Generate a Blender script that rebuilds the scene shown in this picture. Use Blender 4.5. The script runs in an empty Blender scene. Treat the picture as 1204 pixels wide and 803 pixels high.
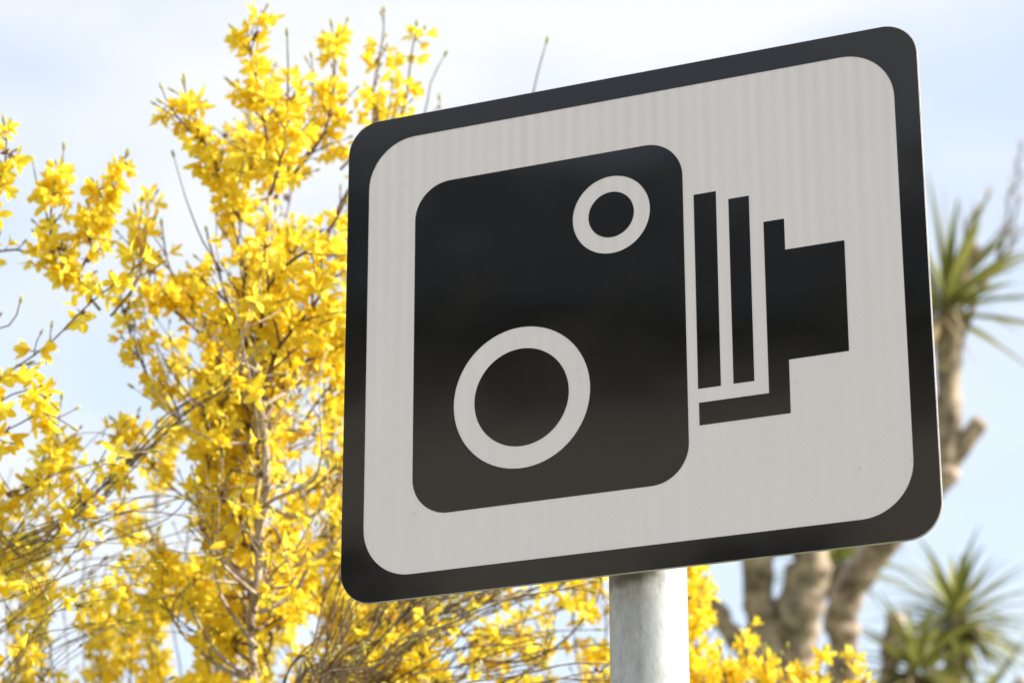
import bpy, bmesh, math, random
from mathutils import Vector, Matrix, noise
R = math.radians
random.seed(7)
scene = bpy.context.scene
COL = scene.collection

# ------------------------------------------------------------------ camera
S = 0.54                      # sign height in metres
ZC = 2.60                     # height of the sign's centre
CAM = Vector((1.8134*S, -4.6748*S, ZC-1.8836*S))
RX = Vector((0.91585, 0.40152, -0.00166))    # image right
DN = Vector((-0.13946, 0.31422, -0.93905))   # image down
FW = Vector((-0.37652, 0.86026, 0.34377))    # view direction
FPX = 3336.6                  # focal length in pixels of a 1204 px wide frame
cam_d = bpy.data.cameras.new('camera'); cam = bpy.data.objects.new('camera', cam_d); COL.objects.link(cam)
cam_d.sensor_width = 36; cam_d.lens = FPX/1204*36; cam_d.clip_end = 5000; cam_d.clip_start = 0.05
m3 = Matrix((RX, -DN, -FW)).transposed()
cam.matrix_world = Matrix.Translation(CAM) @ m3.to_4x4()
cam_d.dof.use_dof = True; cam_d.dof.focus_distance = 2.86; cam_d.dof.aperture_fstop = 7.8
scene.camera = cam
def at(px, py, d):            # a point seen at pixel (px,py) of the 1204x803 photo, d metres deep
    return CAM + d*(FW + RX*((px-602)/FPX) + DN*((py-401.5)/FPX))
def pix(p):
    v = p-CAM; z = v.dot(FW)
    return 602+FPX*v.dot(RX)/z, 401.5+FPX*v.dot(DN)/z

# ------------------------------------------------------------------ world and sun
SUN_EL, SUN_AZ = R(38), R(9)      # azimuth counted from +X towards +Y
w = bpy.data.worlds.new('World'); scene.world = w; w.use_nodes = True
nt = w.node_tree; nt.nodes.clear()
def N(t, tree=None, **k):
    n = (tree or nt).nodes.new(t)
    for a, v in k.items():
        if a in n.inputs: n.inputs[a].default_value = v
        else: setattr(n, a, v)
    return n
sky = N('ShaderNodeTexSky'); sky.sky_type = 'NISHITA'; sky.sun_disc = False
sky.sun_elevation = SUN_EL; sky.sun_rotation = R(90)-SUN_AZ; sky.air_density = 1.0; sky.dust_density = 1.5
tc = N('ShaderNodeTexCoord')
mp = N('ShaderNodeMapping'); mp.inputs['Scale'].default_value = (1, 1, 2.2); mp.inputs['Location'].default_value = (0.35, 0.1, 0.2)
nz = N('ShaderNodeTexNoise'); nz.inputs['Scale'].default_value = 5.5; nz.inputs['Detail'].default_value = 4; nz.inputs['Roughness'].default_value = 0.42
rp = N('ShaderNodeValToRGB'); rp.color_ramp.elements[0].position = 0.38; rp.color_ramp.elements[0].color = (0.50,)*3+(1,)
rp.color_ramp.elements[1].position = 0.60; rp.color_ramp.elements[1].color = (0.93,)*3+(1,)
mx = N('ShaderNodeMix'); mx.data_type = 'RGBA'
bg = N('ShaderNodeBackground'); bg.inputs['Strength'].default_value = 0.15
out = N('ShaderNodeOutputWorld')
L = nt.links.new
L(tc.outputs['Generated'], mp.inputs[0]); L(mp.outputs[0], nz.inputs['Vector']); L(nz.outputs[0], rp.inputs[0])
L(rp.outputs[0], mx.inputs[0]); L(sky.outputs[0], mx.inputs[6]); mx.inputs[7].default_value = (3.25, 3.3, 3.35, 1)
L(mx.outputs[2], bg.inputs[0]); L(bg.outputs[0], out.inputs[0])

sd = bpy.data.lights.new('sun', 'SUN'); sd.energy = 5.0; sd.angle = R(0.53); sd.color = (1, 0.95, 0.87)
so = bpy.data.objects.new('sun', sd); COL.objects.link(so)
sdir = Vector((math.cos(SUN_EL)*math.cos(SUN_AZ), math.cos(SUN_EL)*math.sin(SUN_AZ), math.sin(SUN_EL)))
so.rotation_euler = sdir.to_track_quat('Z', 'Y').to_euler()
vs = scene.view_settings
vs.view_transform = 'Standard'; vs.look = 'None'; vs.exposure = 1.05; vs.gamma = 1; vs.use_curve_mapping = False

# ------------------------------------------------------------------ helpers
def tag(o, label=None, cat=None, group=None, kind=None):
    if label: o['label'] = label
    if cat: o['category'] = cat
    if group: o['group'] = group
    if kind: o['kind'] = kind
    return o
def empty(name, loc):
    o = bpy.data.objects.new(name, None); COL.objects.link(o); o.location = loc; o.empty_display_size = .2
    return o
class MB:
    def __init__(s): s.v = []; s.f = []; s.m = []
    def face(s, idx, m=0): s.f.append(idx); s.m.append(m)
    def tube(s, pts, rad, n=6, m=0, cap=True, rough=0.0):
        k = len(pts); base = len(s.v); ref = None
        for i, p in enumerate(pts):
            t = (pts[min(i+1, k-1)]-pts[max(i-1, 0)])
            if t.length < 1e-9: t = Vector((0, 0, 1))
            t.normalize()
            if ref is None: ref = t.orthogonal().normalized()
            ref = (ref-t*ref.dot(t))
            if ref.length < 1e-6: ref = t.orthogonal()
            ref.normalize(); b = t.cross(ref)
            for j in range(n):
                a = 2*math.pi*j/n; r = rad[i]
                d = ref*math.cos(a)+b*math.sin(a)
                if rough: r *= 1+rough*noise.noise((p+d*rad[i])*(1.1/max(rad[i], .002)*.5))
                s.v.append(p+d*r)
        for i in range(k-1):
            for j in range(n):
                a = base+i*n+j; c = base+i*n+(j+1) % n
                s.face((a, c, c+n, a+n), m)
        if cap:
            s.face(tuple(base+(k-1)*n+j for j in range(n)), m)
            s.face(tuple(base+j for j in reversed(range(n))), m)
    def box(s, a, b, m=0):
        x0, y0, z0 = a; x1, y1, z1 = b; q = len(s.v)
        s.v += [Vector(p) for p in ((x0,y0,z0),(x1,y0,z0),(x1,y1,z0),(x0,y1,z0),(x0,y0,z1),(x1,y0,z1),(x1,y1,z1),(x0,y1,z1))]
        for f in ((0,3,2,1),(4,5,6,7),(0,1,5,4),(1,2,6,5),(2,3,7,6),(3,0,4,7)): s.face(tuple(q+i for i in f), m)
    def poly(s, pts, m=0):
        q = len(s.v); s.v += [Vector(p) for p in pts]; s.face(tuple(range(q, q+len(pts))), m)
    def build(s, name, mats, parent=None, smooth=True):
        me = bpy.data.meshes.new(name); org = parent_world(parent)
        me.from_pydata([tuple(v-org) for v in s.v], [], s.f)
        if not isinstance(mats, (list, tuple)): mats = [mats]
        for m in mats: me.materials.append(m)
        me.polygons.foreach_set('material_index', s.m)
        me.polygons.foreach_set('use_smooth', [smooth]*len(s.f))
        me.update()
        o = bpy.data.objects.new(name, me); COL.objects.link(o)
        if parent: o.parent = parent
        return o
def parent_world(p):
    v = Vector((0, 0, 0))
    while p: v = v+p.location; p = p.parent
    return v
def mat(name, col=(.5,.5,.5), rough=.6, metal=0, **k):
    m = bpy.data.materials.new(name); m.use_nodes = True
    b = m.node_tree.nodes['Principled BSDF']
    b.inputs['Base Color'].default_value = (*col, 1); b.inputs['Roughness'].default_value = rough; b.inputs['Metallic'].default_value = metal
    for a, v in k.items(): b.inputs[a.replace('_', ' ')].default_value = v
    return m
def noisy(m, c1, c2, scale=8, detail=5, vec=(1,1,1), lo=.35, hi=.65, bump=0, bscale=None, rough=None):
    t = m.node_tree; b = t.nodes['Principled BSDF']; l = t.links.new
    tc = t.nodes.new('ShaderNodeTexCoord'); mp = t.nodes.new('ShaderNodeMapping'); mp.inputs['Scale'].default_value = vec
    n = t.nodes.new('ShaderNodeTexNoise'); n.inputs['Scale'].default_value = scale; n.inputs['Detail'].default_value = detail
    r = t.nodes.new('ShaderNodeValToRGB'); e = r.color_ramp.elements
    e[0].position = lo; e[0].color = (*c1, 1); e[1].position = hi; e[1].color = (*c2, 1)
    l(tc.outputs['Object'], mp.inputs[0]); l(mp.outputs[0], n.inputs['Vector']); l(n.outputs[0], r.inputs[0]); l(r.outputs[0], b.inputs['Base Color'])
    if bump:
        n2 = t.nodes.new('ShaderNodeTexNoise'); n2.inputs['Scale'].default_value = bscale or scale*3; n2.inputs['Detail'].default_value = 6
        bp = t.nodes.new('ShaderNodeBump'); bp.inputs['Strength'].default_value = bump; bp.inputs['Distance'].default_value = .01
        l(mp.outputs[0], n2.inputs['Vector']); l(n2.outputs[0], bp.inputs['Height']); l(bp.outputs[0], b.inputs['Normal'])
    return m

# ------------------------------------------------------------------ materials
M = {}
M['twig'] = noisy(mat('twig_bark', rough=.8), (.085, .042, .026), (.22, .13, .08), 25, 4)
M['stem'] = noisy(mat('stem_bark', rough=.85), (.065, .045, .028), (.30, .22, .15), 30, 5, bump=.5, bscale=160)
M['pale'] = noisy(mat('pale_stem_bark', rough=.85), (.24, .17, .115), (.50, .41, .31), 40, 5, bump=.5, bscale=160)
M['trunk'] = noisy(mat('palm_bark', rough=.9), (.13, .09, .06), (.50, .39, .28), 13, 9, vec=(1,1,1.3), bump=1.0, bscale=22)
M['bud'] = mat('bud', (.35, .33, .06), .6)
M['calyx'] = mat('calyx', (.16, .065, .02), .7)
M['galv'] = mat('galvanised_steel', (.5,.5,.5), .48, .25)
M['alu'] = noisy(mat('aluminium', (.62,.60,.56), .45, .35), (.40, .39, .37), (.55, .53, .50), 40, 3)
M['steel'] = mat('bolt_steel', (.45,.45,.45), .35, .9)

def petal_mat(name, c1, c2, tr=.42, rough=.55):
    m = bpy.data.materials.new(name); m.use_nodes = True; t = m.node_tree; t.nodes.clear(); l = t.links.new
    o = t.nodes.new('ShaderNodeOutputMaterial'); g = t.nodes.new('ShaderNodeNewGeometry')
    r = t.nodes.new('ShaderNodeValToRGB'); r.color_ramp.elements[0].color = (*c1, 1); r.color_ramp.elements[1].color = (*c2, 1)
    b = t.nodes.new('ShaderNodeBsdfPrincipled'); b.inputs['Roughness'].default_value = rough; b.inputs['Specular IOR Level'].default_value = .3
    tl = t.nodes.new('ShaderNodeBsdfTranslucent'); mx = t.nodes.new('ShaderNodeMixShader'); mx.inputs[0].default_value = tr
    l(g.outputs['Random Per Island'], r.inputs[0]); l(r.outputs[0], b.inputs['Base Color']); l(r.outputs[0], tl.inputs[0])
    l(b.outputs[0], mx.inputs[1]); l(tl.outputs[0], mx.inputs[2]); l(mx.outputs[0], o.inputs[0])
    return m
M['petal'] = petal_mat('forsythia_petal', (.90, .655, .022), (.96, .84, .09), .48)
M['leaf'] = petal_mat('palm_leaf', (.11, .13, .025), (.34, .32, .09), .3, .4)
M['deadleaf'] = petal_mat('dry_leaf', (.30, .22, .12), (.50, .40, .25), .2, .7)

def white_sheet():
    m = mat('white_reflective_sheeting', (.7,.7,.68), .35); t = m.node_tree; b = t.nodes['Principled BSDF']; l = t.links.new
    tc = t.nodes.new('ShaderNodeTexCoord')
    # embossed vertical bands of the sheeting, strongest in an upper area
    mp = t.nodes.new('ShaderNodeMapping'); mp.inputs['Scale'].default_value = (58, 1, 1.3)
    n = t.nodes.new('ShaderNodeTexNoise'); n.inputs['Scale'].default_value = 1.6; n.inputs['Detail'].default_value = 2
    l(tc.outputs['Object'], mp.inputs[0]); l(mp.outputs[0], n.inputs['Vector'])
    n2 = t.nodes.new('ShaderNodeTexNoise'); n2.inputs['Scale'].default_value = 4; n2.inputs['Detail'].default_value = 2
    l(tc.outputs['Object'], n2.inputs['Vector'])
    # fine diamond lattice
    ml = t.nodes.new('ShaderNodeMapping'); ml.inputs['Rotation'].default_value = (0, R(45), 0); ml.inputs['Scale'].default_value = (260, 260, 260)
    ck = t.nodes.new('ShaderNodeTexBrick'); ck.offset = 0; ck.inputs['Scale'].default_value = 1; ck.inputs['Mortar Size'].default_value = .08
    ck.inputs['Brick Width'].default_value = 1; ck.inputs['Row Height'].default_value = 1
    sx = t.nodes.new('ShaderNodeSeparateXYZ'); cx = t.nodes.new('ShaderNodeCombineXYZ')
    l(tc.outputs['Object'], ml.inputs[0]); l(ml.outputs[0], sx.inputs[0]); l(sx.outputs[0], cx.inputs[0]); l(sx.outputs[2], cx.inputs[1]); l(cx.outputs[0], ck.inputs['Vector'])
    def math_(op, a, bb):
        q = t.nodes.new('ShaderNodeMath'); q.operation = op
        for i, v in enumerate((a, bb)):
            if isinstance(v, (int, float)): q.inputs[i].default_value = v
            else: l(v, q.inputs[i])
        return q.outputs[0]
    so_ = t.nodes.new('ShaderNodeSeparateXYZ'); l(tc.outputs['Object'], so_.inputs[0])
    rib = math_('SINE', math_('ADD', math_('MULTIPLY', so_.outputs[0], 430.0), math_('MULTIPLY', n2.outputs[0], 4.0)), 0.0)
    zf = t.nodes.new('ShaderNodeMapRange'); l(so_.outputs[2], zf.inputs[0]); zf.inputs[1].default_value = ZC-.12; zf.inputs[2].default_value = ZC+.26; zf.inputs[3].default_value = .12; zf.inputs[4].default_value = 1.0
    a = math_('MULTIPLY', math_('SUBTRACT', n.outputs[0], .5), .22)
    a = math_('ADD', math_('MULTIPLY', a, n2.outputs[0]), math_('MULTIPLY', math_('MULTIPLY', rib, zf.outputs[0]), .030))
    # specks and faint run-off marks
    n3 = t.nodes.new('ShaderNodeTexNoise'); n3.inputs['Scale'].default_value = 70; n3.inputs['Detail'].default_value = 3
    l(tc.outputs['Object'], n3.inputs['Vector'])
    sp_ = t.nodes.new('ShaderNodeMapRange'); l(n3.outputs[0], sp_.inputs[0]); sp_.inputs[1].default_value = .70; sp_.inputs[2].default_value = .78; sp_.inputs[3].default_value = 0; sp_.inputs[4].default_value = .16
    a = math_('SUBTRACT', a, sp_.outputs[0])
    a = math_('ADD', a, math_('MULTIPLY', math_('SUBTRACT', n2.outputs[0], .5), .10))
    a = math_('SUBTRACT', a, math_('MULTIPLY', ck.outputs['Fac'], .05))
    v = math_('ADD', a, 1.0)
    mul = t.nodes.new('ShaderNodeVectorMath'); mul.operation = 'SCALE'; mul.inputs[0].default_value = (.745, .700, .688)
    l(v, mul.inputs['Scale']); l(mul.outputs[0], b.inputs['Base Color'])
    return m
M['white'] = white_sheet()
def film():
    m = mat('black_film', (.012,.012,.013), .1, IOR=1.5); t = m.node_tree; b = t.nodes['Principled BSDF']; l = t.links.new
    tc = t.nodes.new('ShaderNodeTexCoord')
    n = t.nodes.new('ShaderNodeTexNoise'); n.inputs['Scale'].default_value = 9; n.inputs['Detail'].default_value = 8; n.inputs['Roughness'].default_value = .7
    mr = t.nodes.new('ShaderNodeMapRange'); mr.inputs[1].default_value = .3; mr.inputs[2].default_value = .75; mr.inputs[3].default_value = .05; mr.inputs[4].default_value = .12
    l(tc.outputs['Object'], n.inputs['Vector']); l(n.outputs[0], mr.inputs[0]); l(mr.outputs[0], b.inputs['Roughness'])
    n2 = t.nodes.new('ShaderNodeTexNoise'); n2.inputs['Scale'].default_value = 6; n2.inputs['Detail'].default_value = 1
    bp = t.nodes.new('ShaderNodeBump'); bp.inputs['Strength'].default_value = .12; bp.inputs['Distance'].default_value = .01
    l(tc.outputs['Object'], n2.inputs['Vector']); l(n2.outputs[0], bp.inputs['Height']); l(bp.outputs[0], b.inputs['Normal'])
    r = t.nodes.new('ShaderNodeValToRGB'); e = r.color_ramp.elements
    e[0].position = .5; e[0].color = (.0050,.0055,.0065,1); e[1].position = .9; e[1].color = (.014,.013,.012,1)
    l(n.outputs[0], r.inputs[0]); l(r.outputs[0], b.inputs['Base Color'])
    return m
M['black'] = film()
def galv():
    m = M['galv']; t = m.node_tree; b = t.nodes['Principled BSDF']; l = t.links.new
    tc = t.nodes.new('ShaderNodeTexCoord'); mp = t.nodes.new('ShaderNodeMapping'); mp.inputs['Scale'].default_value = (1,1,.45)
    n = t.nodes.new('ShaderNodeTexNoise'); n.inputs['Scale'].default_value = 80; n.inputs['Detail'].default_value = 8; n.inputs['Roughness'].default_value = .65
    v = t.nodes.new('ShaderNodeTexVoronoi'); v.inputs['Scale'].default_value = 300
    r = t.nodes.new('ShaderNodeValToRGB'); e = r.color_ramp.elements
    e[0].position = .33; e[0].color = (.33,.34,.34,1); e[1].position = .66; e[1].color = (.45,.45,.44,1)
    mix = t.nodes.new('ShaderNodeMix'); mix.data_type = 'RGBA'; mix.blend_type = 'SOFT_LIGHT'; mix.inputs[0].default_value = .12
    l(tc.outputs['Object'], mp.inputs[0]); l(mp.outputs[0], n.inputs['Vector']); l(mp.outputs[0], v.inputs['Vector'])
    l(n.outputs[0], r.inputs[0]); sc_ = t.nodes.new('ShaderNodeSeparateColor'); l(v.outputs['Color'], sc_.inputs[0]); l(r.outputs[0], mix.inputs[6]); l(sc_.outputs[0], mix.inputs[7]); 
    # shade just under the plate, painted as a dark patch into the post colour
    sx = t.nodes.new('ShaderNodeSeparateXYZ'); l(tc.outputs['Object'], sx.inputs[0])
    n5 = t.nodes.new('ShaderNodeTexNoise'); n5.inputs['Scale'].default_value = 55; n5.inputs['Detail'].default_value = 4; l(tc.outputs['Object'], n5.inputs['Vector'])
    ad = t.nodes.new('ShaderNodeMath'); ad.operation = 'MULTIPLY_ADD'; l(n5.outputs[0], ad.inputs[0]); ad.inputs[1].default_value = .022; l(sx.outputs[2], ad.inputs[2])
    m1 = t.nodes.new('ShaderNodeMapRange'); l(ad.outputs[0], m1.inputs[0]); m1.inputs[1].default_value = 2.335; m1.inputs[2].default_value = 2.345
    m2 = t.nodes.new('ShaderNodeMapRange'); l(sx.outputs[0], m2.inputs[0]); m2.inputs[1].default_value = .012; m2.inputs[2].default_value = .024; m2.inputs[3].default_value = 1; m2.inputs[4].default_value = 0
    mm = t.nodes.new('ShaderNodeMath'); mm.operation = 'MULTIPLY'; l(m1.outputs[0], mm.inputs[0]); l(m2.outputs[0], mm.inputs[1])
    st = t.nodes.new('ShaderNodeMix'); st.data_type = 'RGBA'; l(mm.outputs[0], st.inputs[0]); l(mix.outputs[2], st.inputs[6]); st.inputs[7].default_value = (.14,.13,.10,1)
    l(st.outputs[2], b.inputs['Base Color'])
    bp = t.nodes.new('ShaderNodeBump'); bp.inputs['Strength'].default_value = .25; bp.inputs['Distance'].default_value = .002
    l(n.outputs[0], bp.inputs['Height']); l(bp.outputs[0], b.inputs['Normal'])
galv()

# ------------------------------------------------------------------ ground, pavement, road
grass = noisy(mat('grass_ground', rough=.95), (.045, .075, .018), (.10, .13, .035), 3.5, 8, bump=.8, bscale=60)
g = MB(); g.poly([(-1500, -1500, 0), (1500, -1500, 0), (1500, 1500, 0), (-1500, 1500, 0)]); tag(g.build('ground', grass), kind='structure')
pave = noisy(mat('paving', rough=.9), (.26, .25, .235), (.38, .37, .345), 14, 7, bump=.3)
g = MB(); g.box((-200, -3.6, -.1), (200, -1.2, .02)); tag(g.build('pavement', pave, smooth=False), kind='structure')
g = MB(); g.box((-200, -3.75, -.1), (200, -3.603, .024)); tag(g.build('kerb', mat('kerb_concrete', (.36,.35,.33), .85), smooth=False), kind='structure')
asph = noisy(mat('asphalt', rough=.85), (.04,.04,.042), (.075,.075,.075), 50, 6, bump=.5)
g = MB(); g.poly([(-200, -10.2, .004), (200, -10.2, .004), (200, -3.75, .004), (-200, -3.75, .004)]); tag(g.build('road', asph), kind='structure')
g = MB()
for i in range(-40, 41): g.poly([(i*4, -7.02, .008), (i*4+2, -7.02, .008), (i*4+2, -6.92, .008), (i*4, -6.92, .008)])
tag(g.build('road_markings', mat('road_paint', (.75,.75,.72), .6)), kind='structure')

# ------------------------------------------------------------------ the sign
sign = tag(empty('speed_camera_sign', (0, 0, 0)), 'rectangular white sign with black border and black camera symbol on a round galvanised post', 'road sign')
def rrect(u0, u1, v0, v1, r, n=14):
    P = []
    for cx, cy, a0 in ((u1-r, v1-r, 0), (u0+r, v1-r, 90), (u0+r, v0+r, 180), (u1-r, v0+r, 270)):
        for i in range(n+1):
            a = R(a0+90*i/n); P.append((cx+r*math.cos(a), cy+r*math.sin(a)))
    return P
def circ(u, v, r, n=72): return [(u+r*math.cos(2*math.pi*i/n), v+r*math.sin(2*math.pi*i/n)) for i in range(n)]
def sheet(name, loops, yfront, thick, m, parent, bev=0):
    cu = bpy.data.curves.new(name, 'CURVE'); cu.dimensions = '2D'; cu.fill_mode = 'BOTH'; cu.extrude = thick/2; cu.bevel_depth = bev
    for lp in loops:
        sp = cu.splines.new('POLY'); sp.points.add(len(lp)-1); sp.use_cyclic_u = True
        for p, (u, v) in zip(sp.points, lp): p.co = (u*S, v*S, 0, 1)
    tmp = bpy.data.objects.new('tmp', cu); COL.objects.link(tmp)
    bpy.context.view_layer.update()
    me = bpy.data.meshes.new_from_object(tmp.evaluated_get(bpy.context.evaluated_depsgraph_get()))
    bpy.data.objects.remove(tmp); me.name = name
    # curve XY -> world XZ, thickness along Y
    me.transform(Matrix(((1,0,0,0),(0,0,-1,yfront+thick/2),(0,1,0,ZC),(0,0,0,1))))
    me.materials.clear(); me.materials.append(m)
    for p in me.polygons: p.use_smooth = False
    o = bpy.data.objects.new(name, me); COL.objects.link(o); o.parent = parent
    return o
A = 1.1825; MG = .0478
plate = sheet('sign_plate', [rrect(-A/2, A/2, -.5, .5, .067)], 0, .0024, M['alu'], sign)
inset = .0012
sheet('white_face', [rrect(-A/2+inset, A/2-inset, -.5+inset, .5-inset, .066)], -.0005, .00045, M['white'], plate)
sheet('border', [rrect(-A/2+inset, A/2-inset, -.5+inset, .5-inset, .066), rrect(-A/2+MG, A/2-MG, -.5+MG, .5-MG, .100)], -.0009, .00036, M['black'], plate)
big, small = (-.2131, -.1308), (-.0245, .2117)
sheet('camera_symbol', [
    rrect(-.4403, .1221, -.3401, .3427, .075), circ(*big, .1413), circ(*big, .0975), circ(*small, .0796), circ(*small, .0466),
    [(.1438, .2233), (.1882, .2233), (.1874, -.1648), (.1430, -.1648)],
    [(.2128, .2029), (.2533, .2029), (.2524, -.1645), (.2122, -.1645)],
    [(.2805, .1449), (.3206, .1449), (.3206, .0828), (.4349, .0828), (.4344, -.1329), (.3201, -.1330), (.3197, -.2359), (.1440, -.2359), (.1440, -.1922), (.2800, -.1922)],
    ], -.0009, .00036, M['black'], plate)
# stiffening rails and post clips behind the plate
PX, PY, PR = -.0065, .0690, .0395
for z in (ZC+.15, ZC-.15):
    b = MB(); b.box((-.27, .0036, z-.014), (.27, .020, z+.014)); b.build('rail', M['alu'], sign, smooth=False)
    b = MB(); pts = []
    for i in range(25):
        a = R(-200+i*220/24*1.0); pts.append(Vector((PX+(PR+.002)*math.cos(R(180-i*7.5)), PY+(PR+.002)*math.sin(R(180-i*7.5)), z)))
    n0 = len(b.v)
    for p in pts:
        d = Vector((p.x-PX, p.y-PY, 0)).normalized()
        for dz in (-.013, .013):
            for e in (0, .003): b.v.append(p+d*e+Vector((0, 0, dz)))
    for i in range(24):
        q = n0+i*4
        for a_, c_ in ((0, 1), (1, 3), (3, 2), (2, 0)): b.face((q+a_, q+c_, q+4+c_, q+4+a_))
    for sx in (-1, 1):
        x0 = PX+sx*(PR+.0035); b.box((x0-.0015, .0205, z-.013), (x0+.0015, PY, z+.013))
        x1 = x0+sx*.016; b.box((min(x0, x1)+sx*.0016, .0205, z-.013), (max(x0, x1)+sx*.0016, .0235, z+.013))
    clip = b.build('post_clip', M['alu'], sign, smooth=False)
    for sx in (-1, 1):
        b = MB(); xx = PX+sx*(PR+.013)
        b.tube([Vector((xx, .0237, z)), Vector((xx, .0300, z))], [.007, .007], 6); b.build('bolt', M['steel'], clip, smooth=False)
b = MB(); zs = [0, .5, 1, 1.5, 1.8, 2, 2.1, 2.2, 2.3, 2.4, 2.6, 2.8, 2.82, 2.828]
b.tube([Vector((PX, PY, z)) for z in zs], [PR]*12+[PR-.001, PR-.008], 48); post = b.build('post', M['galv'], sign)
b = MB(); b.tube([Vector((PX, PY, -.05)), Vector((PX, PY, .03))], [.16, .15], 24); b.build('footing', pave, sign)

# ------------------------------------------------------------------ house across the road (seen mirrored in the black film)
house = tag(empty('house', (-6, -17, 0)), 'cream rendered house with a dark slate roof, mirrored dimly in the black camera symbol', 'house')
render_ = noisy(mat('cream_render', rough=.9), (.44, .385, .33), (.53, .465, .40), 2, 6, bump=.4, bscale=60)
slate = noisy(mat('slate', rough=.6), (.035, .038, .042), (.07, .07, .075), 3, 6, vec=(1,4,4), bump=.5)
X0, X1, Y0, Y1, EV, RG = -13, 2, -20, -14, 8.5, 10.5
b = MB(); wins = [(x, z) for z in (1.0, 3.3, 5.4) for x in (-12, -9.2, -6.4, -3.4, -.6)]
xs = [X0]+[v for x in (-12, -9.2, -6.4, -3.4, -.6) for v in (x, x+1.2)]+[X1]; zs_ = [0]+[v for z in (1.0, 3.3, 5.4) for v in (z, z+1.35)]+[EV]
for i in range(len(xs)-1):
    for j in range(len(zs_)-1):
        if i % 2 and j % 2: continue
        b.poly([(xs[i+1], Y1, zs_[j]), (xs[i], Y1, zs_[j]), (xs[i], Y1, zs_[j+1]), (xs[i+1], Y1, zs_[j+1])])
for x, z in wins:
    for a_, c_ in (((x, z), (x+1.2, z)), ((x+1.2, z), (x+1.2, z+1.35)), ((x+1.2, z+1.35), (x, z+1.35)), ((x, z+1.35), (x, z))):
        b.poly([(a_[0], Y1, a_[1]), (c_[0], Y1, c_[1]), (c_[0], Y1-.18, c_[1]), (a_[0], Y1-.18, a_[1])])
ym = (Y0+Y1)/2
b.poly([(X0, Y1, 0), (X0, Y0, 0), (X0, Y0, EV), (X0, ym, RG), (X0, Y1, EV)]); b.poly([(X1, Y0, 0), (X1, Y1, 0), (X1, Y1, EV), (X1, ym, RG), (X1, Y0, EV)])
b.poly([(X0, Y0, 0), (X1, Y0, 0), (X1, Y0, EV), (X0, Y0, EV)])
wall_ = b.build('wall', render_, house, smooth=False)
b = MB()
for sgn in (1, -1):
    ye = ym+sgn*((Y1-Y0)/2+.35); q = len(b.v); nrm = .14
    b.v += [Vector(p) for p in ((X0-.25, ye, EV-.37), (X1+.25, ye, EV-.37), (X1+.25, ym, RG), (X0-.25, ym, RG), (X0-.25, ye, EV-.37+nrm), (X1+.25, ye, EV-.37+nrm), (X1+.25, ym, RG+nrm), (X0-.25, ym, RG+nrm))]
    for f in ((0,3,2,1),(4,5,6,7),(0,1,5,4),(1,2,6,5),(3,0,4,7)): b.face(tuple(q+i for i in f))
roof_ = b.build('roof', slate, house, smooth=False)
b = MB(); b.box((-12.2, ym-.5, RG-.6), (-11, ym+.5, RG+1.3)); b.build('chimney', render_, roof_, smooth=False)
glass = mat('window_glass', (.03,.035,.04), .05); wfr = mat('window_frame_paint', (.75,.75,.72), .5)
for x, z in wins:
    b = MB()
    for bb in (((x, z), (x+.07, z+1.35)), ((x+1.13, z), (x+1.2, z+1.35)), ((x+.07, z), (x+1.13, z+.07)), ((x+.07, z+1.28), (x+1.13, z+1.35)), ((x+.07, z+.65), (x+1.13, z+.70))):
        b.box((bb[0][0], Y1-.17, bb[0][1]), (bb[1][0], Y1-.10, bb[1][1]))
    f = b.build('window', wfr, house, smooth=False)
    b = MB(); b.box((x+.06, Y1-.15, z+.06), (x+1.14, Y1-.14, z+1.29)); b.build('pane', glass, f, smooth=False)

house.rotation_euler.z = R(-22)

# ------------------------------------------------------------------ forsythia
def catmull(P, step):
    out = []
    Q = [P[0]*2-P[1]]+P+[P[-1]*2-P[-2]]
    for i in range(1, len(Q)-2):
        p0, p1, p2, p3 = Q[i-1:i+3]; n = max(2, int((p2-p1).length/step))
        for k in range(n):
            t = k/n
            out.append(.5*((2*p1)+(p2-p0)*t+(2*p0-5*p1+4*p2-p3)*t*t+(3*p1-p0-3*p2+p3)*t**3))
    out.append(P[-1]); return out
rnd = random.random
def rv(s=1): return Vector((random.gauss(0, s), random.gauss(0, s), random.gauss(0, s)))
def flower(mb, p, ax, sc=1.0):
    ax = ax.normalized(); u = ax.orthogonal().normalized(); v = ax.cross(u); a0 = rnd()*6.28
    op = random.uniform(.45, 1.15) if rnd() < .85 else random.uniform(.15, .4)      # opening angle from the axis
    Lp = .0205*sc*random.uniform(.82, 1.15); W = .0045*sc*random.uniform(.85, 1.15); tube = .004*sc
    b0 = p+ax*tube
    for k in range(4):
        a = a0+k*1.5708+random.uniform(-.18, .18); rad = u*math.cos(a)+v*math.sin(a); side = ax.cross(rad)
        o2 = op*random.uniform(.85, 1.2); tw = random.uniform(-.5, .5); base = len(mb.v); q = b0+rad*.0012*sc
        mb.v.append(p+rad*.0006); mb.v.append(p+rad*.0006+side*.0004)
        ang = o2*.55; lens = (.0, .30, .36, .34)
        pos = Vector(q); rows = []
        for j, (wf, seg) in enumerate(((.42, 0), (.92, .33), (1.0, .33), (.34, .34))):
            ang2 = o2*(.55+.75*(j/3.0))
            d = ax*math.cos(ang2)+rad*math.sin(ang2)
            pos = pos+d*(Lp*seg)
            nrm = rad*math.cos(ang2)-ax*math.sin(ang2)
            s2 = (side*math.cos(tw*j/3)+nrm*math.sin(tw*j/3))
            lift = nrm*(-.22*W*wf)
            rows.append((pos-s2*W*wf+lift, pos-nrm*0, pos+s2*W*wf+lift))
        base = len(mb.v)
        for r_ in rows: mb.v += list(r_)
        for j in range(3):
            for i in range(2):
                a_ = base+j*3+i; mb.face((a_, a_+1, a_+4, a_+3))
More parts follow.
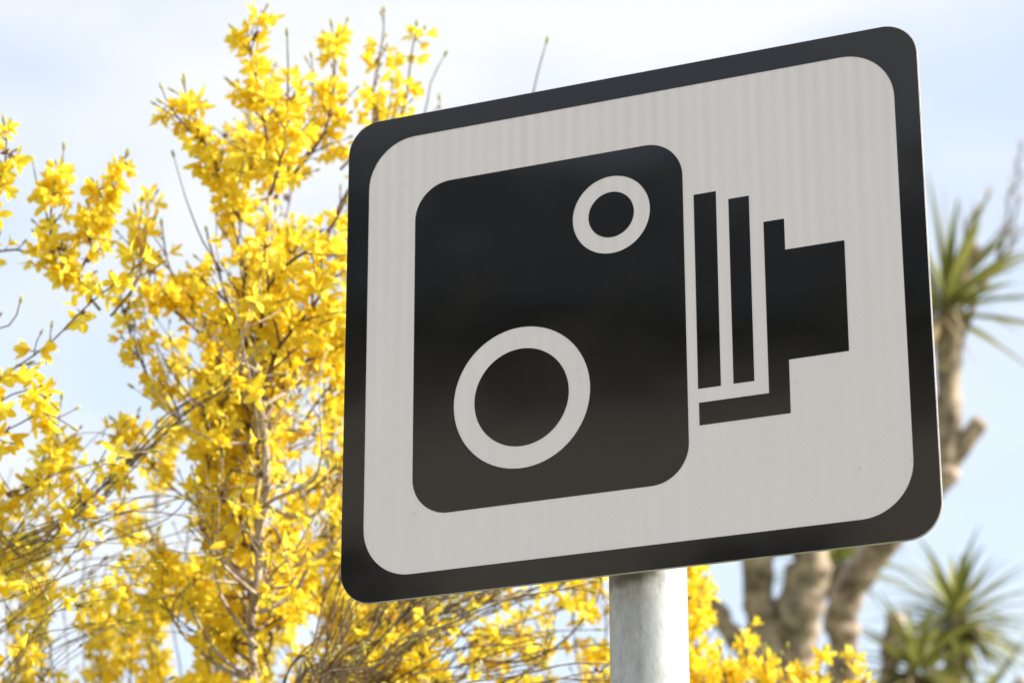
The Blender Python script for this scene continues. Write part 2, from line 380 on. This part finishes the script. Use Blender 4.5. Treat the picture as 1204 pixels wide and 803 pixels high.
def bud(mb, p, d, sc=1.0, m=1):
    d = d.normalized(); L_ = .010*sc*random.uniform(.8, 1.3)
    mb.tube([p, p+d*L_*.35, p+d*L_*.75, p+d*L_], [.0009*sc, .0021*sc, .0016*sc, .0003*sc], 5, m)

GAPS = [(85,75,105,115),(210,225,27,62),(205,40,55,52),(38,350,52,22),(118,440,42,42),(12,552,24,18),(378,242,20,30),(268,300,14,22),
        (12,400,22,22),(212,590,12,48),(212,745,30,30),(72,750,20,32),(135,640,22,10),(30,205,15,30),(165,205,16,40),(340,760,14,14),
        (350,55,14,32),(470,75,10,60),(560,60,60,60),(245,255,20,40),(180,285,14,14),(345,395,8,9),(390,330,9,18),(330,630,9,14),(200,315,10,8),(20,470,8,30),
        (250,12,28,32),(306,590,8,105),(530,760,22,30),(600,775,18,22),(665,735,12,16),(570,718,14,12),(290,700,8,30),(235,640,8,16),(110,520,14,14),(170,470,10,16)]
DENS = .74
def gap(p, k=1.0):
    x, y = pix(p)
    for cx, cy, a, b in GAPS:
        if ((x-cx)/a)**2+((y-cy)/b)**2 < k: return True
    return False
def bloom_run(fl, tw, pts, dens, sc, gapk=1.0, start=0, size=1.0):
    acc = rnd()*.01
    for i in range(start, len(pts)-1):
        seg = pts[i+1]-pts[i]; acc += seg.length
        while acc > .0135:
            acc -= .0135
            p = pts[i]+seg*rnd()
            cl = noise.noise(p*7.5)+.5*noise.noise(p*19)      # blossoms come in runs, with bare lengths between
            if rnd() > DENS*dens*min(1.35, max(.06 if dens < .88 else .5, .72+2.3*cl)): continue
            if gap(p, gapk) and rnd() < .93: continue
            t = seg.normalized(); o = t.orthogonal().normalized(); a = rnd()*6.28
            if rnd() < .16:      # spent, brown calyces
                for s in range(random.randint(2, 5)): bud(tw, p, rv()+t*.4, random.uniform(.6, 1.0), 2)
                if rnd() < .5: continue
            for s in range(random.choice((1, 2, 2, 3, 4))):
                aa = a+math.pi*(s % 2)+random.uniform(-.6, .6)
                d = (o*math.cos(aa)+t.cross(o)*math.sin(aa))+t*random.uniform(-.1, .5)+Vector((0, 0, -.25))
                d.normalize(); ped = random.uniform(.003, .008)
                tw.tube([p, p+d*ped], [.0008, .0009], 4, 1, False)
                flower(fl, p+d*ped, d+rv(.25), sc*size*random.uniform(.72, 1.08))
def kink(pts, amp):
    ph = rv(10)
    return [p+Vector((noise.noise(p*9+ph), noise.noise(p*9+ph+Vector((7,1,3))), noise.noise(p*9+ph+Vector((3,9,5)))))*amp*min(1, i/4) for i, p in enumerate(pts)]
def stem(bush, P, w0, w1, dens=.8, lat=.10, latn=26, bloom_from=.25, size=1.0, gapk=1.0, mat_=None, sub=True, lat_from=None, up=.5, bare=False):
    """one stem with its side twigs; blossoms are a child mesh. w0,w1: diameters in metres; lat: length of side shoots; latn: side shoots per metre"""
    pts = kink(catmull(P, .02), .016); n = len(pts)
    tw = MB(); fl = MB()
    rad = [(w0+(w1-w0)*(i/(n-1))**.8)/2 for i in range(n)]
    tw.tube(pts, rad, 8 if w0 > .008 else 6, 0, True, .12)
    for i in range(2, n-1):            # nodes: small swellings
        if rnd() < .25 and rad[i] < .004:
            d = rv().normalized(); tw.tube([pts[i], pts[i]+d*rad[i]*1.9], [rad[i]*.9, rad[i]*.4], 4, 0)
    bud(tw, pts[-1], pts[-1]-pts[-2], 1.2)
    s = int(n*bloom_from)
    bloom_run(fl, tw, pts, dens*(.55 if w0 > .012 else 1), 1, gapk, s, size)
    s2 = int(n*(lat_from if lat_from is not None else bloom_from*.8)); acc = 0
    for i in range(max(1, s2), n-1):
        seg = pts[i+1]-pts[i]; acc += seg.length*latn
        while acc > 1:
            acc -= 1
            t = seg.normalized(); d = rv(); d = (d-t*d.dot(t)); d.normalize()
            dirv = (d*random.uniform(.6, 1)+t*random.uniform(.5, 1.1)+Vector((0, 0, up*rnd()))).normalized()
            f = 1-i/n
            Ln = lat*random.uniform(.35, 1.25)*(.45+.75*f)
            q = [pts[i]]; k = max(3, int(Ln/.018))
            dd = Vector(dirv)
            for j in range(k):
                dd = (dd+rv(.10)+Vector((0, 0, .05))).normalized(); q.append(q[-1]+dd*(Ln/k))
            if gap(q[-1], gapk) and rnd() < .8: continue
            r0 = min(rad[i]*.75, .0022); tw.tube(q, [r0+(.0008-r0)*j/k for j in range(k+1)], 5, 0)
            bud(tw, q[-1], dd, 1)
            bloom_run(fl, tw, q, dens, 1, gapk, 0 if Ln < .08 else 1, size)
            if sub and Ln > .09:
                for _ in range(int(Ln*18)):
                    j = random.randint(1, k-1); t2 = (q[j+1]-q[j]).normalized(); d2 = rv(); d2 = (d2-t2*d2.dot(t2)).normalized()
                    e = (d2+t2*.8+Vector((0,0,.2))).normalized(); l2 = random.uniform(.02, .06)
                    qq = [q[j], q[j]+e*l2*.5, q[j]+e*l2+rv(.003)]
                    if gap(qq[-1], gapk) and rnd() < .8: continue
                    tw.tube(qq, [.0012, .0010, .0007], 4, 0); bloom_run(fl, tw, qq, dens, 1, gapk, 0, size); bud(tw, qq[-1], e, .8)
    o = tw.build('stem', [mat_ or (M['stem'] if w0 > .009 else M['twig']), M['bud'], M['calyx']], bush)
    if fl.f: fl.build('blossom', M['petal'], o)
    return o
def path(d, *xy):     # (x, y) or (x, y, depth)
    q = [at(p[0], p[1], p[2] if len(p) > 2 else d) for p in xy]
    x, y = xy[0][:2]
    if 285 <= x <= 325 and 290 <= y <= 800 and len(xy[0]) < 3: q[0] = at(x, y, 3.93)      # starts on the main trunk
    return q
def rooted(base, P):  # carry a stem that leaves the frame down to its bush's crown at the ground
    f = P[0]; b = Vector((base[0], base[1], 0))+Vector((random.uniform(-.12,.12), random.uniform(-.12,.12), 0))
    mid = b.lerp(f, .5); mid.z = f.z*.5; mid.x = b.x+(f.x-b.x)*.35; mid.y = b.y+(f.y-b.y)*.35
    return [b, mid]+P

def ground_xy(px, d): q = at(px, 803, d); return (q.x, q.y)
# --- A: the big upright bush left of the sign
bA = ground_xy(300, 4.05)
A_ = tag(empty('forsythia_bush', (bA[0], bA[1], 0)), 'tall upright forsythia in full yellow bloom with a pale central trunk, left of the sign', 'bush', 'forsythia bushes in bloom')
d = 4.05
stem(A_, rooted(bA, path(3.93, (298,803), (304,700), (306,600), (306,490), (304,400), (314,300), (320,200,4.05))), .034, .008, .45, .10, 26, .6, lat_from=.6, mat_=M['pale'])
stem(A_, path(d, (318,215), (308,140), (296,80), (294,28)), .007, .002, 1.3, .085, 60, .0, 1.05)
stem(A_, path(d-.1, (318,230), (330,150), (342,90), (340,45)), .005, .002, 1.25, .07, 52, .1)
stem(A_, path(d-.1, (284,262), (262,222), (238,175), (224,120), (222,96)), .0055, .002, 1.2, .05, 60, .05)
stem(A_, path(d-.1, (236,168), (212,140), (196,124), (188,118)), .003, .0015, 1.4, .04, 70, .1)
stem(A_, path(d+.1, (322,235), (352,196), (382,160), (394,100), (393,38)), .006, .002, 1.2, .06, 55, .15)
stem(A_, path(d+.15, (360,190), (372,130), (366,70)), .004, .0018, .6, .05, 40, .1)
stem(A_, path(d+.15, (380,290), (416,210), (437,150), (448,70), (444,18)), .006, .0018, .7, .05, 38, .15)
stem(A_, path(d+.2, (440,200), (478,130), (486,70), (487,30)), .005, .0018, .55, .045, 34, .2)
stem(A_, path(d+.2, (470,170), (497,140), (505,100), (520,70)), .003, .0014, .25, .03, 22, .1)
stem(A_, path(d+.1, (400,200), (450,140), (460,95)), .004, .0015, .8, .05, 45, .1)
stem(A_, path(d, (306,420), (272,350), (252,300), (246,268)), .008, .003, .9, .09, 50, .1)
stem(A_, path(d-.2, (304,400), (330,330), (372,290), (404,246)), .007, .003, .8, .07, 42, .1)
stem(A_, path(d-.15, (306,470), (350,380), (390,320), (420,260)), .008, .003, .85, .09, 45, .1)
stem(A_, path(d, (306,500), (350,440), (385,400), (430,340)), .008, .003, .85, .09, 45, .1)
stem(A_, path(d+.1, (305,560), (345,520), (375,470), (420,430)), .008, .003, .85, .09, 45, .1)
stem(A_, path(d+.1, (304,520), (270,450), (240,400), (210,330), (198,262)), .008, .0025, .9, .10, 52, .1)
stem(A_, path(d+.05, (290,480), (232,390), (180,340), (163,300), (160,240)), .007, .002, .85, .09, 48, .15)
stem(A_, path(d+.05, (300,600), (255,540), (205,480), (175,440), (150,395), (142,350)), .008, .003, .9, .10, 48, .15)
stem(A_, path(d-.1, (304,450), (285,380), (290,320), (280,270)), .006, .003, .9, .08, 50, .1)
stem(A_, path(d+.2, (304,650), (240,600), (190,560), (150,520), (130,500)), .008, .003, .9, .09, 45, .15)
stem(A_, path(d+.15, (304,690), (345,600), (375,560), (410,520)), .009, .003, .85, .08, 42, .1)
for (x, y), (x2, y2) in (((300,640),(225,450)), ((302,620),(260,430)), ((305,560),(350,350)), ((303,540),(325,390)), ((300,720),(250,590)), ((300,740),(230,660)), ((303,740),(370,640)), ((304,520),(385,370)),
                         ((302,660),(275,520)), ((302,480),(225,310)), ((306,400),(345,275)), ((304,360),(265,240)), ((310,300),(345,215)), ((302,760),(180,690)), ((300,780),(170,620)), ((303,700),(400,590)), ((320,190),(300,120))):
    dd = d+random.uniform(-.1, .4)
    stem(A_, path(dd, (x, y, 3.93), ((x+x2)/2+random.uniform(-18,18), (y+y2)/2+15), (x2, y2)), .006, .002, .85, .09, 46, .15)
# pale, nearly leafless older wood through the middle of the bush
for k in range(26):
    x0, y0 = random.choice(((304,600),(306,560),(303,520),(305,480),(304,650),(302,700),(305,440))); x2 = x0+random.uniform(-150,110); y2 = y0-random.uniform(60,210); dd = d-random.uniform(-.25,.3)
    stem(A_, path(dd, (x0, y0, 3.93), ((x0+x2)/2+random.uniform(-30,30), (y0+y2)/2+25), (x2, y2)), random.uniform(.004,.008), .0012, .16, .09, 22, .1, lat_from=.15, mat_=M['pale'])
for pts in (((306,590),(360,610),(400,560),(430,520)), ((305,720),(345,700),(380,655),(430,600)), ((302,690),(262,660),(240,620),(225,560)), ((300,760),(262,700),(250,650),(255,600)), ((304,640),(270,600),(262,560),(250,500)), ((300,800),(255,770),(225,720),(208,700),(175,705)), ((298,800),(250,780),(200,720),(215,690))):
    stem(A_, path(d-.1, *pts), .0085, .002, .25, .06, 16, .2, mat_=M['pale'])
# the thin bare shoot beside the column and the one over the sign
stem(A_, path(d-.1, (262,320), (240,282), (215,232), (201,188)), .0030, .0012, .03, .02, 3, .2)
stem(A_, path(d, (262,340), (252,290), (254,255)), .0022, .001, .05, .02, 3, .2)
stem(A_, path(d+.15, (560,330), (600,210), (625,120), (641,46)), .0045, .002, 0, .01, 3, .3)
stem(A_, path(d+.2, (500,300), (520,190), (526,115)), .003, .0014, .05, .03, 6, .3)

# --- B: arching bush at the far left, nearest to the camera
bB = ground_xy(-230, 3.75)
B_ = tag(empty('forsythia_bush', (bB[0], bB[1], 0)), 'nearest forsythia, its long arching stems with large yellow flowers entering at the far left', 'bush', 'forsythia bushes in bloom')
d = 3.7
def leftin(d, *xy): return rooted(bB, path(d, *xy))
stem(B_, leftin(d, (-120,560), (-40,480), (20,432), (62,402), (112,362), (140,335), (158,312)), .010, .002, .95, .055, 40, .62, 1.15)
stem(B_, leftin(d+.2, (-160,480), (-60,330), (0,296), (50,308), (104,345)), .009, .003, .6, .06, 30, .62, 1.05)
stem(B_, path(d+.2, (118,365), (92,330), (68,290), (72,235), (70,176)), .005, .0018, 1.3, .055, 52, .1)
stem(B_, path(d+.2, (90,325), (110,290), (122,240), (139,180)), .0045, .0018, 1.3, .05, 52, .1)
stem(B_, path(d+.2, (60,280), (52,240), (40,190)), .003, .0015, .5, .03, 30, .15)
stem(B_, path(d+.2, (130,372), (165,330), (168,285), (163,245)), .004, .0016, .55, .04, 35, .2)
stem(B_, leftin(d, (-150,560), (-60,350), (-20,250), (-4,190), (-2,152)), .008, .002, .95, .04, 40, .6, 1.1)
stem(B_, leftin(d-.05, (-120,600), (-60,520), (-10,470), (30,450), (62,470)), .008, .002, .95, .06, 45, .6, 1.15)
stem(B_, leftin(d, (-100,660), (-30,540), (30,500), (60,485), (85,500)), .008, .002, .9, .05, 45, .6, 1.1)
stem(B_, leftin(d, (-130,420), (-40,395), (10,385), (20,360)), .007, .002, .8, .05, 35, .6, 1.1)
stem(B_, leftin(d-.1, (-130,760), (-60,700), (0,670), (35,665), (52,690)), .008, .002, .9, .05, 40, .62, 1.2)
stem(B_, leftin(d+.3, (-60,720), (0,600), (50,560), (75,520)), .008, .002, .9, .08, 45, .5)
stem(B_, leftin(d+.4, (-40,760), (30,660), (80,600), (120,560)), .008, .002, .9, .08, 45, .5)
for k in range(8):      # sheaf of bare rods running up to the right
    j = random.uniform; o = j(-16, 16)
    stem(B_, leftin(d+.2+j(-.15,.2), (-150,760+o), (-10,668+o*1.3), (60,632+o), (110,590+o), (165,532+o*.8), (205,498+o), (262,468+o), (300+j(-20,20),430+j(-25,25))), .0085, .002, .10, .05, 5, .6, lat_from=.75, mat_=M['stem'])
for pts in (((-60,690),(0,650),(60,615),(150,600),(215,583),(265,583)), ((-60,660),(0,636),(70,612),(170,632),(215,654),(262,650)), ((-60,690),(20,640),(90,622),(160,604),(212,612)),
            ((-60,760),(20,725),(80,712),(140,704)), ((-60,900),(10,790),(45,750),(100,725)), ((-60,740),(40,655),(120,640),(200,610),(222,590)), ((-60,640),(30,590),(75,560),(150,530)),
            ((-60,700),(30,660),(95,590),(125,525),(140,500)), ((-80,800),(-10,660),(40,590),(60,520),(66,470))):
    stem(B_, leftin(d+.1, *pts), .0075, .0016, .18, .04, 10, .6, lat_from=.7, mat_=M['stem'])
for k in range(26):    # more old rods low down, arching to the right and up
    y0 = random.uniform(640, 900); x1 = random.uniform(110, 330); y1 = y0-random.uniform(20, 170)-.25*x1*.5
    stem(B_, leftin(d+random.uniform(-.1,.7), (-90,y0+60), (-10,y0), (x1*.45,(y0+y1)/2-25), (x1*.8,y1+8), (x1,y1+random.uniform(-8,14))), random.uniform(.005,.009), .0013, .12, .05, 12, .6, lat_from=.62, mat_=random.choice((M['stem'], M['pale'])))
# --- C: multi-stemmed bush rising behind the sign
bC = ground_xy(400, 4.4)
C_ = tag(empty('forsythia_bush', (bC[0], bC[1], 0)), 'many-stemmed forsythia with bare brown stems fanning out under the sign, left of the post', 'bush', 'forsythia bushes in bloom')
d = 4.35
def up(bb, d, *xy): return rooted(bb, path(d, *xy))
stem(C_, up(bC, d, (306,900), (314,790), (324,715), (344,665), (378,632), (440,590)), .014, .005, .4, .08, 20, .5, mat_=M['stem'])
stem(C_, path(d, (318,745), (350,705), (392,690), (450,640)), .008, .003, .4, .06, 20, .2, mat_=M['stem'])
stem(C_, path(d, (326,710), (316,670), (320,640)), .006, .003, .3, .05, 14, .2, mat_=M['stem'])
for k in range(30):
    t = k/29; x0 = 355+45*rnd(); x1 = 395+300*t+random.uniform(-20,20); y1 = 560+95*t+random.uniform(-30,30); dd = d+random.uniform(-.35,.35)
    stem(C_, up(bC, dd, (x0, 880), (x0+.22*(x1-x0)+15, 800), (x0+.5*(x1-x0), 740-20*rnd()), (x0+.78*(x1-x0), 680+20*t), (x1, y1)), random.uniform(.010,.018), .003, .08, .06, 12, .65, lat_from=.55, mat_=M['stem'])
for k in range(46):
    a = R(random.uniform(8, 80)); x0 = random.uniform(330, 400); y0 = 850; Lp_ = random.uniform(190, 430); dd = d-.45+random.uniform(-.2,.35)
    x1 = x0+Lp_*math.cos(a); y1 = y0-Lp_*math.sin(a)*.75
    stem(C_, up(bC, dd, (x0-15, 930), (x0+.30*(x1-x0), y0-.42*(y0-y1)), (x0+.65*(x1-x0), y0-.80*(y0-y1)), (x1, y1)), random.uniform(.008,.018), .002, .07, .06, 12, .65, lat_from=.65, mat_=M['stem'])
for k in range(12):
    x1 = 470+19*k; y1 = 690+random.uniform(-15,60); dd = d-.1+random.uniform(-.2,.3)
    stem(C_, up(bC, dd, (400+8*k, 900), (430+10*k, 800), ((430+10*k+x1)/2, 745), (x1+20, y1)), .008, .002, .4, .06, 22, .6)
stem(C_, path(d-.2, (560,775), (620,778), (665,752), (700,706), (708,680)), .0055, .0022, .25, .05, 12, .2)
stem(C_, path(d-.1, (588,803), (640,770), (655,720), (675,690)), .004, .0018, .5, .05, 20, .2)
for k in range(34):    # top of this bush, mostly hidden by the sign, seen from the side
    x1 = random.uniform(380, 780); y1 = random.uniform(210, 560); dd = d+.1+random.uniform(-.1,.6)
    stem(C_, up(bC, dd, (400+.2*(x1-400), 820), (400+.6*(x1-400), (820+y1)/2), (x1, y1)), .010, .003, .6, .11, 18, .5, sub=False)
# --- D: low bush right of the post
bD = ground_xy(800, 4.7)
D_ = tag(empty('forsythia_bush', (bD[0], bD[1], 0)), 'lower forsythia whose yellow tips show under the sign on both sides of the post', 'bush', 'forsythia bushes in bloom')
d = 4.7
for pts in (((820,950),(822,800),(820,720),(818,640)), ((840,950),(838,800),(834,740),(830,690)), ((850,960),(868,830),(872,780),(866,752)), ((870,960),(884,830),(884,780),(882,742)),
            ((900,960),(925,840),(932,800),(930,768)), ((910,960),(945,850),(960,800),(966,770)), ((930,960),(980,850),(996,800),(1004,768)), ((900,960),(900,850),(905,800),(903,770)),
            ((940,960),(990,860),(1015,810),(1022,790)), ((700,950),(712,820),(716,740),(706,670)), ((680,950),(690,820),(680,740),(676,672)), ((660,950),(650,830),(640,770),(650,715)),
            ((790,950),(800,820),(812,760),(820,690)), ((640,950),(610,830),(590,790),(570,745)), ((860,960),(850,850),(852,800),(848,765)), ((720,950),(730,820),(740,700),(735,600)),
            ((760,950),(770,820),(775,700),(780,590)), ((690,950),(700,850),(700,800),(690,760)), ((800,950),(815,850),(826,800),(836,775)), ((700,950),(650,850),(625,800),(610,715)), ((880,950),(870,860),(862,815),(855,780)), ((960,960),(965,860),(950,810),(945,785))):
    stem(D_, up(bD, d+random.uniform(-.15,.15), *pts), .009, .002, .88, .07, 52, .45)
# --- E: bush farther back on the left, soft yellow behind everything
bE = ground_xy(120, 5.2)
E_ = tag(empty('forsythia_bush', (bE[0], bE[1], 0)), 'forsythia farthest back on the left, blurred yellow behind the nearer stems', 'bush', 'forsythia bushes in bloom')
d = 5.1
for k in range(16):
    t = k/15; x1 = -30+450*t+random.uniform(-15,15)
    top = 480 if x1 < 90 else (560 if x1 < 150 else (420 if x1 < 230 else 350))
    y1 = top+(rnd()**.8)*260
    dd = d+random.uniform(-.5,.5)
    stem(E_, up(bE, dd, (120+.5*(x1-120), 1050), (120+.85*(x1-120), 850), ((x1*2+120)/3+random.uniform(-15,15), (850+y1)/2), (x1, y1)), .010, .002, .62, .12, 34, .45, size=1.05, sub=False)
for x1, y1 in ((15,600),(40,640),(70,680),(20,720),(110,690),(140,730),(60,760),(130,770),(30,780),(170,700),(190,660),(250,720),(270,760),(240,780),(100,600),(150,590)):
    stem(E_, up(bE, d+random.uniform(-.6,0), (120+.5*(x1-120), 1050), (x1*.9+12, 900), (x1+random.uniform(-15,15), (850+y1)/2), (x1, y1)), .009, .002, .6, .11, 32, .45, sub=False)

# ------------------------------------------------------------------ cabbage palms
def palm_trunk(parent, P, r0, r1, name='trunk', lump=1.0):
    pts = catmull(P, .035); n = len(pts); b = MB()
    pts = [p+Vector((noise.noise(p*2.3), noise.noise(p*2.3+Vector((5,5,5))), 0))*.05 for p in pts]
    rad = [(r0+(r1-r0)*i/(n-1))*(1+lump*(.12*noise.noise(p*6)+.10*noise.noise(p*21))) for i, p in enumerate(pts)]
    b.tube(pts, rad, 24, 0, True, .34*lump)
    return b.build(name, M['trunk'], parent)
def rosette(parent, c, axis, n=70, L0=.55, W=.030, droop=.35, spread=1.25):
    for kind, cnt in (('leaf_crown', n), ('dead_leaves', int(n*.35))):
        b = MB(); axis = axis.normalized(); u = axis.orthogonal().normalized(); v = axis.cross(u)
        for i in range(cnt):
            az = i*2.39996+rnd()*.4
            th = (.12+spread*math.sqrt((i+.5)/cnt))*1.25 if kind == 'leaf_crown' else random.uniform(1.8, 2.9)
            d0 = axis*math.cos(th)+(u*math.cos(az)+v*math.sin(az))*math.sin(th)
            Ln = L0*random.uniform(.75, 1.15)*(1 if kind == 'leaf_crown' else .6); side = d0.cross(axis)
            if side.length < .01: side = u
            side.normalize(); p = c+d0*.03-axis*(.10*i/cnt); dd = Vector(d0); K = 8; base = len(b.v)
            tip_droop = droop*random.uniform(.3, 1.3)
            for j in range(K+1):
                t = j/K; wd = W*(.55+1.0*t*1.8 if t < .25 else 1)*(1-max(0, (t-.35)/.65)**1.4)*.5+.0008
                nrm = side.cross(dd).normalized()
                b.v += [p-side*wd+nrm*wd*.45, Vector(p), p+side*wd+nrm*wd*.45]
                dd = (dd+Vector((0, 0, -1))*tip_droop*t*.32+rv(.015)).normalized(); p = p+dd*(Ln/K)
            for j in range(K):
                for q in range(2):
                    a_ = base+j*3+q; b.face((a_, a_+1, a_+4, a_+3))
        b.build(kind, M['leaf'] if kind == 'leaf_crown' else M['deadleaf'], parent)
def gp(px, d): x, y = ground_xy(px, d); return Vector((x, y, 0))
UP = Vector((0, 0, 1))
d = 12.5
p1 = tag(empty('cabbage_palm', gp(985, d)), 'tallest cabbage palm leaning right behind the sign with a sawn-off branch stub', 'palm tree', 'cabbage palms behind the sign')
palm_trunk(p1, [gp(960, d)]+path(d, (985,1100), (990,800), (997,705), (1040,640), (1085,585), (1108,545)), .13, .062)
palm_trunk(p1, path(d, (1098,562), (1108,510), (1112,440), (1114,395), (1122,350)), .060, .055, 'branch', .6)
palm_trunk(p1, path(d, (1100,556), (1122,530), (1142,508), (1156,494)), .050, .040, 'branch_stub', .35)
palm_trunk(p1, path(d, (1112,372), (1128,335), (1150,288)), .032, .028, 'branch')
rosette(p1, at(1112,352,d), UP+RX*.45, 36, .50, .044, .25, 1.0)
for pp in (((1118,440),(1150,352),(1172,300),(1188,236),(1206,160)), ((1128,390),(1158,330),(1190,285),(1215,262)), ((1135,360),(1165,318),(1180,282),(1204,225)), ((1120,330),(1140,270),(1165,222))):
    b = MB(); q = catmull(path(d, *pp), .05); q = kink(q, .03); b.tube(q, [.012-.008*i/len(q) for i in range(len(q))], 6)
    for _ in range(10):
        i = random.randint(3, len(q)-2); e = (q[i]-q[i-1]).normalized()+rv(.5); b.tube([q[i], q[i]+e.normalized()*random.uniform(.05,.14)], [.004, .002], 4)
    b.build('flower_stalk', M['trunk'], p1)
d = 12.0
p2 = tag(empty('cabbage_palm', gp(925, d)), 'cabbage palm with two upright bare trunks, seen under the sign just right of the post', 'palm tree', 'cabbage palms behind the sign')
palm_trunk(p2, [gp(928, d)]+path(d, (925,1100), (922,880), (926,800)), .17, .13)
palm_trunk(p2, path(d, (915,815), (903,760), (894,700), (893,650), (885,560), (860,470)), .07, .05, 'branch')
palm_trunk(p2, path(d, (930,815), (938,745), (948,690), (953,640), (945,540), (960,430)), .10, .06, 'branch')
palm_trunk(p2, path(d, (905,800), (868,752), (838,712), (806,688), (770,600)), .05, .045, 'branch')
for q in ((860,465), (960,425), (770,592)): rosette(p2, at(*q, d), UP+rv(.1), 60, .5, .032)
d = 13.5
p3 = tag(empty('cabbage_palm', gp(1125, d)), 'cabbage palm with a round open crown of pointed green leaves at the lower right', 'palm tree', 'cabbage palms behind the sign')
palm_trunk(p3, [gp(1120, d)]+path(d, (1115,1100), (1116,850), (1122,780), (1124,728)), .075, .045)
rosette(p3, at(1124,722,d), UP*1.0-FW*.25, 74, .46, .044, .5, 1.5)
rosette(p3, at(1150,835,d), UP+RX*.3, 40, .40, .032, .5, 1.3)
d = 13.0
p4 = tag(empty('cabbage_palm', gp(1050, d)), 'short cabbage palm with a bare upright stub, left of the round crown', 'palm tree', 'cabbage palms behind the sign')
palm_trunk(p4, [gp(1055, d)]+path(d, (1050,1100), (1042,880), (1043,800), (1048,750), (1051,722)), .09, .042)
palm_trunk(p4, path(d, (1046,870), (1062,825), (1078,790)), .06, .045, 'branch')
rosette(p4, at(1080,782,d), UP, 60, .38, .040, .5, 1.5)
d = 15.5
p5 = tag(empty('cabbage_palm', gp(985, d)), 'cabbage palm farthest back, its green leaves filling the gap under the sign between bare trunks', 'palm tree', 'cabbage palms behind the sign')
palm_trunk(p5, [gp(990, d)]+path(d, (988,1100), (986,850), (990,720), (985,672)), .09, .06)
rosette(p5, at(985,655,d), UP, 46, .42, .046, .6, 1.35)
palm_trunk(p5, path(d, (988,1000), (1100,880), (1180,830), (1202,800)), .07, .06, 'branch')
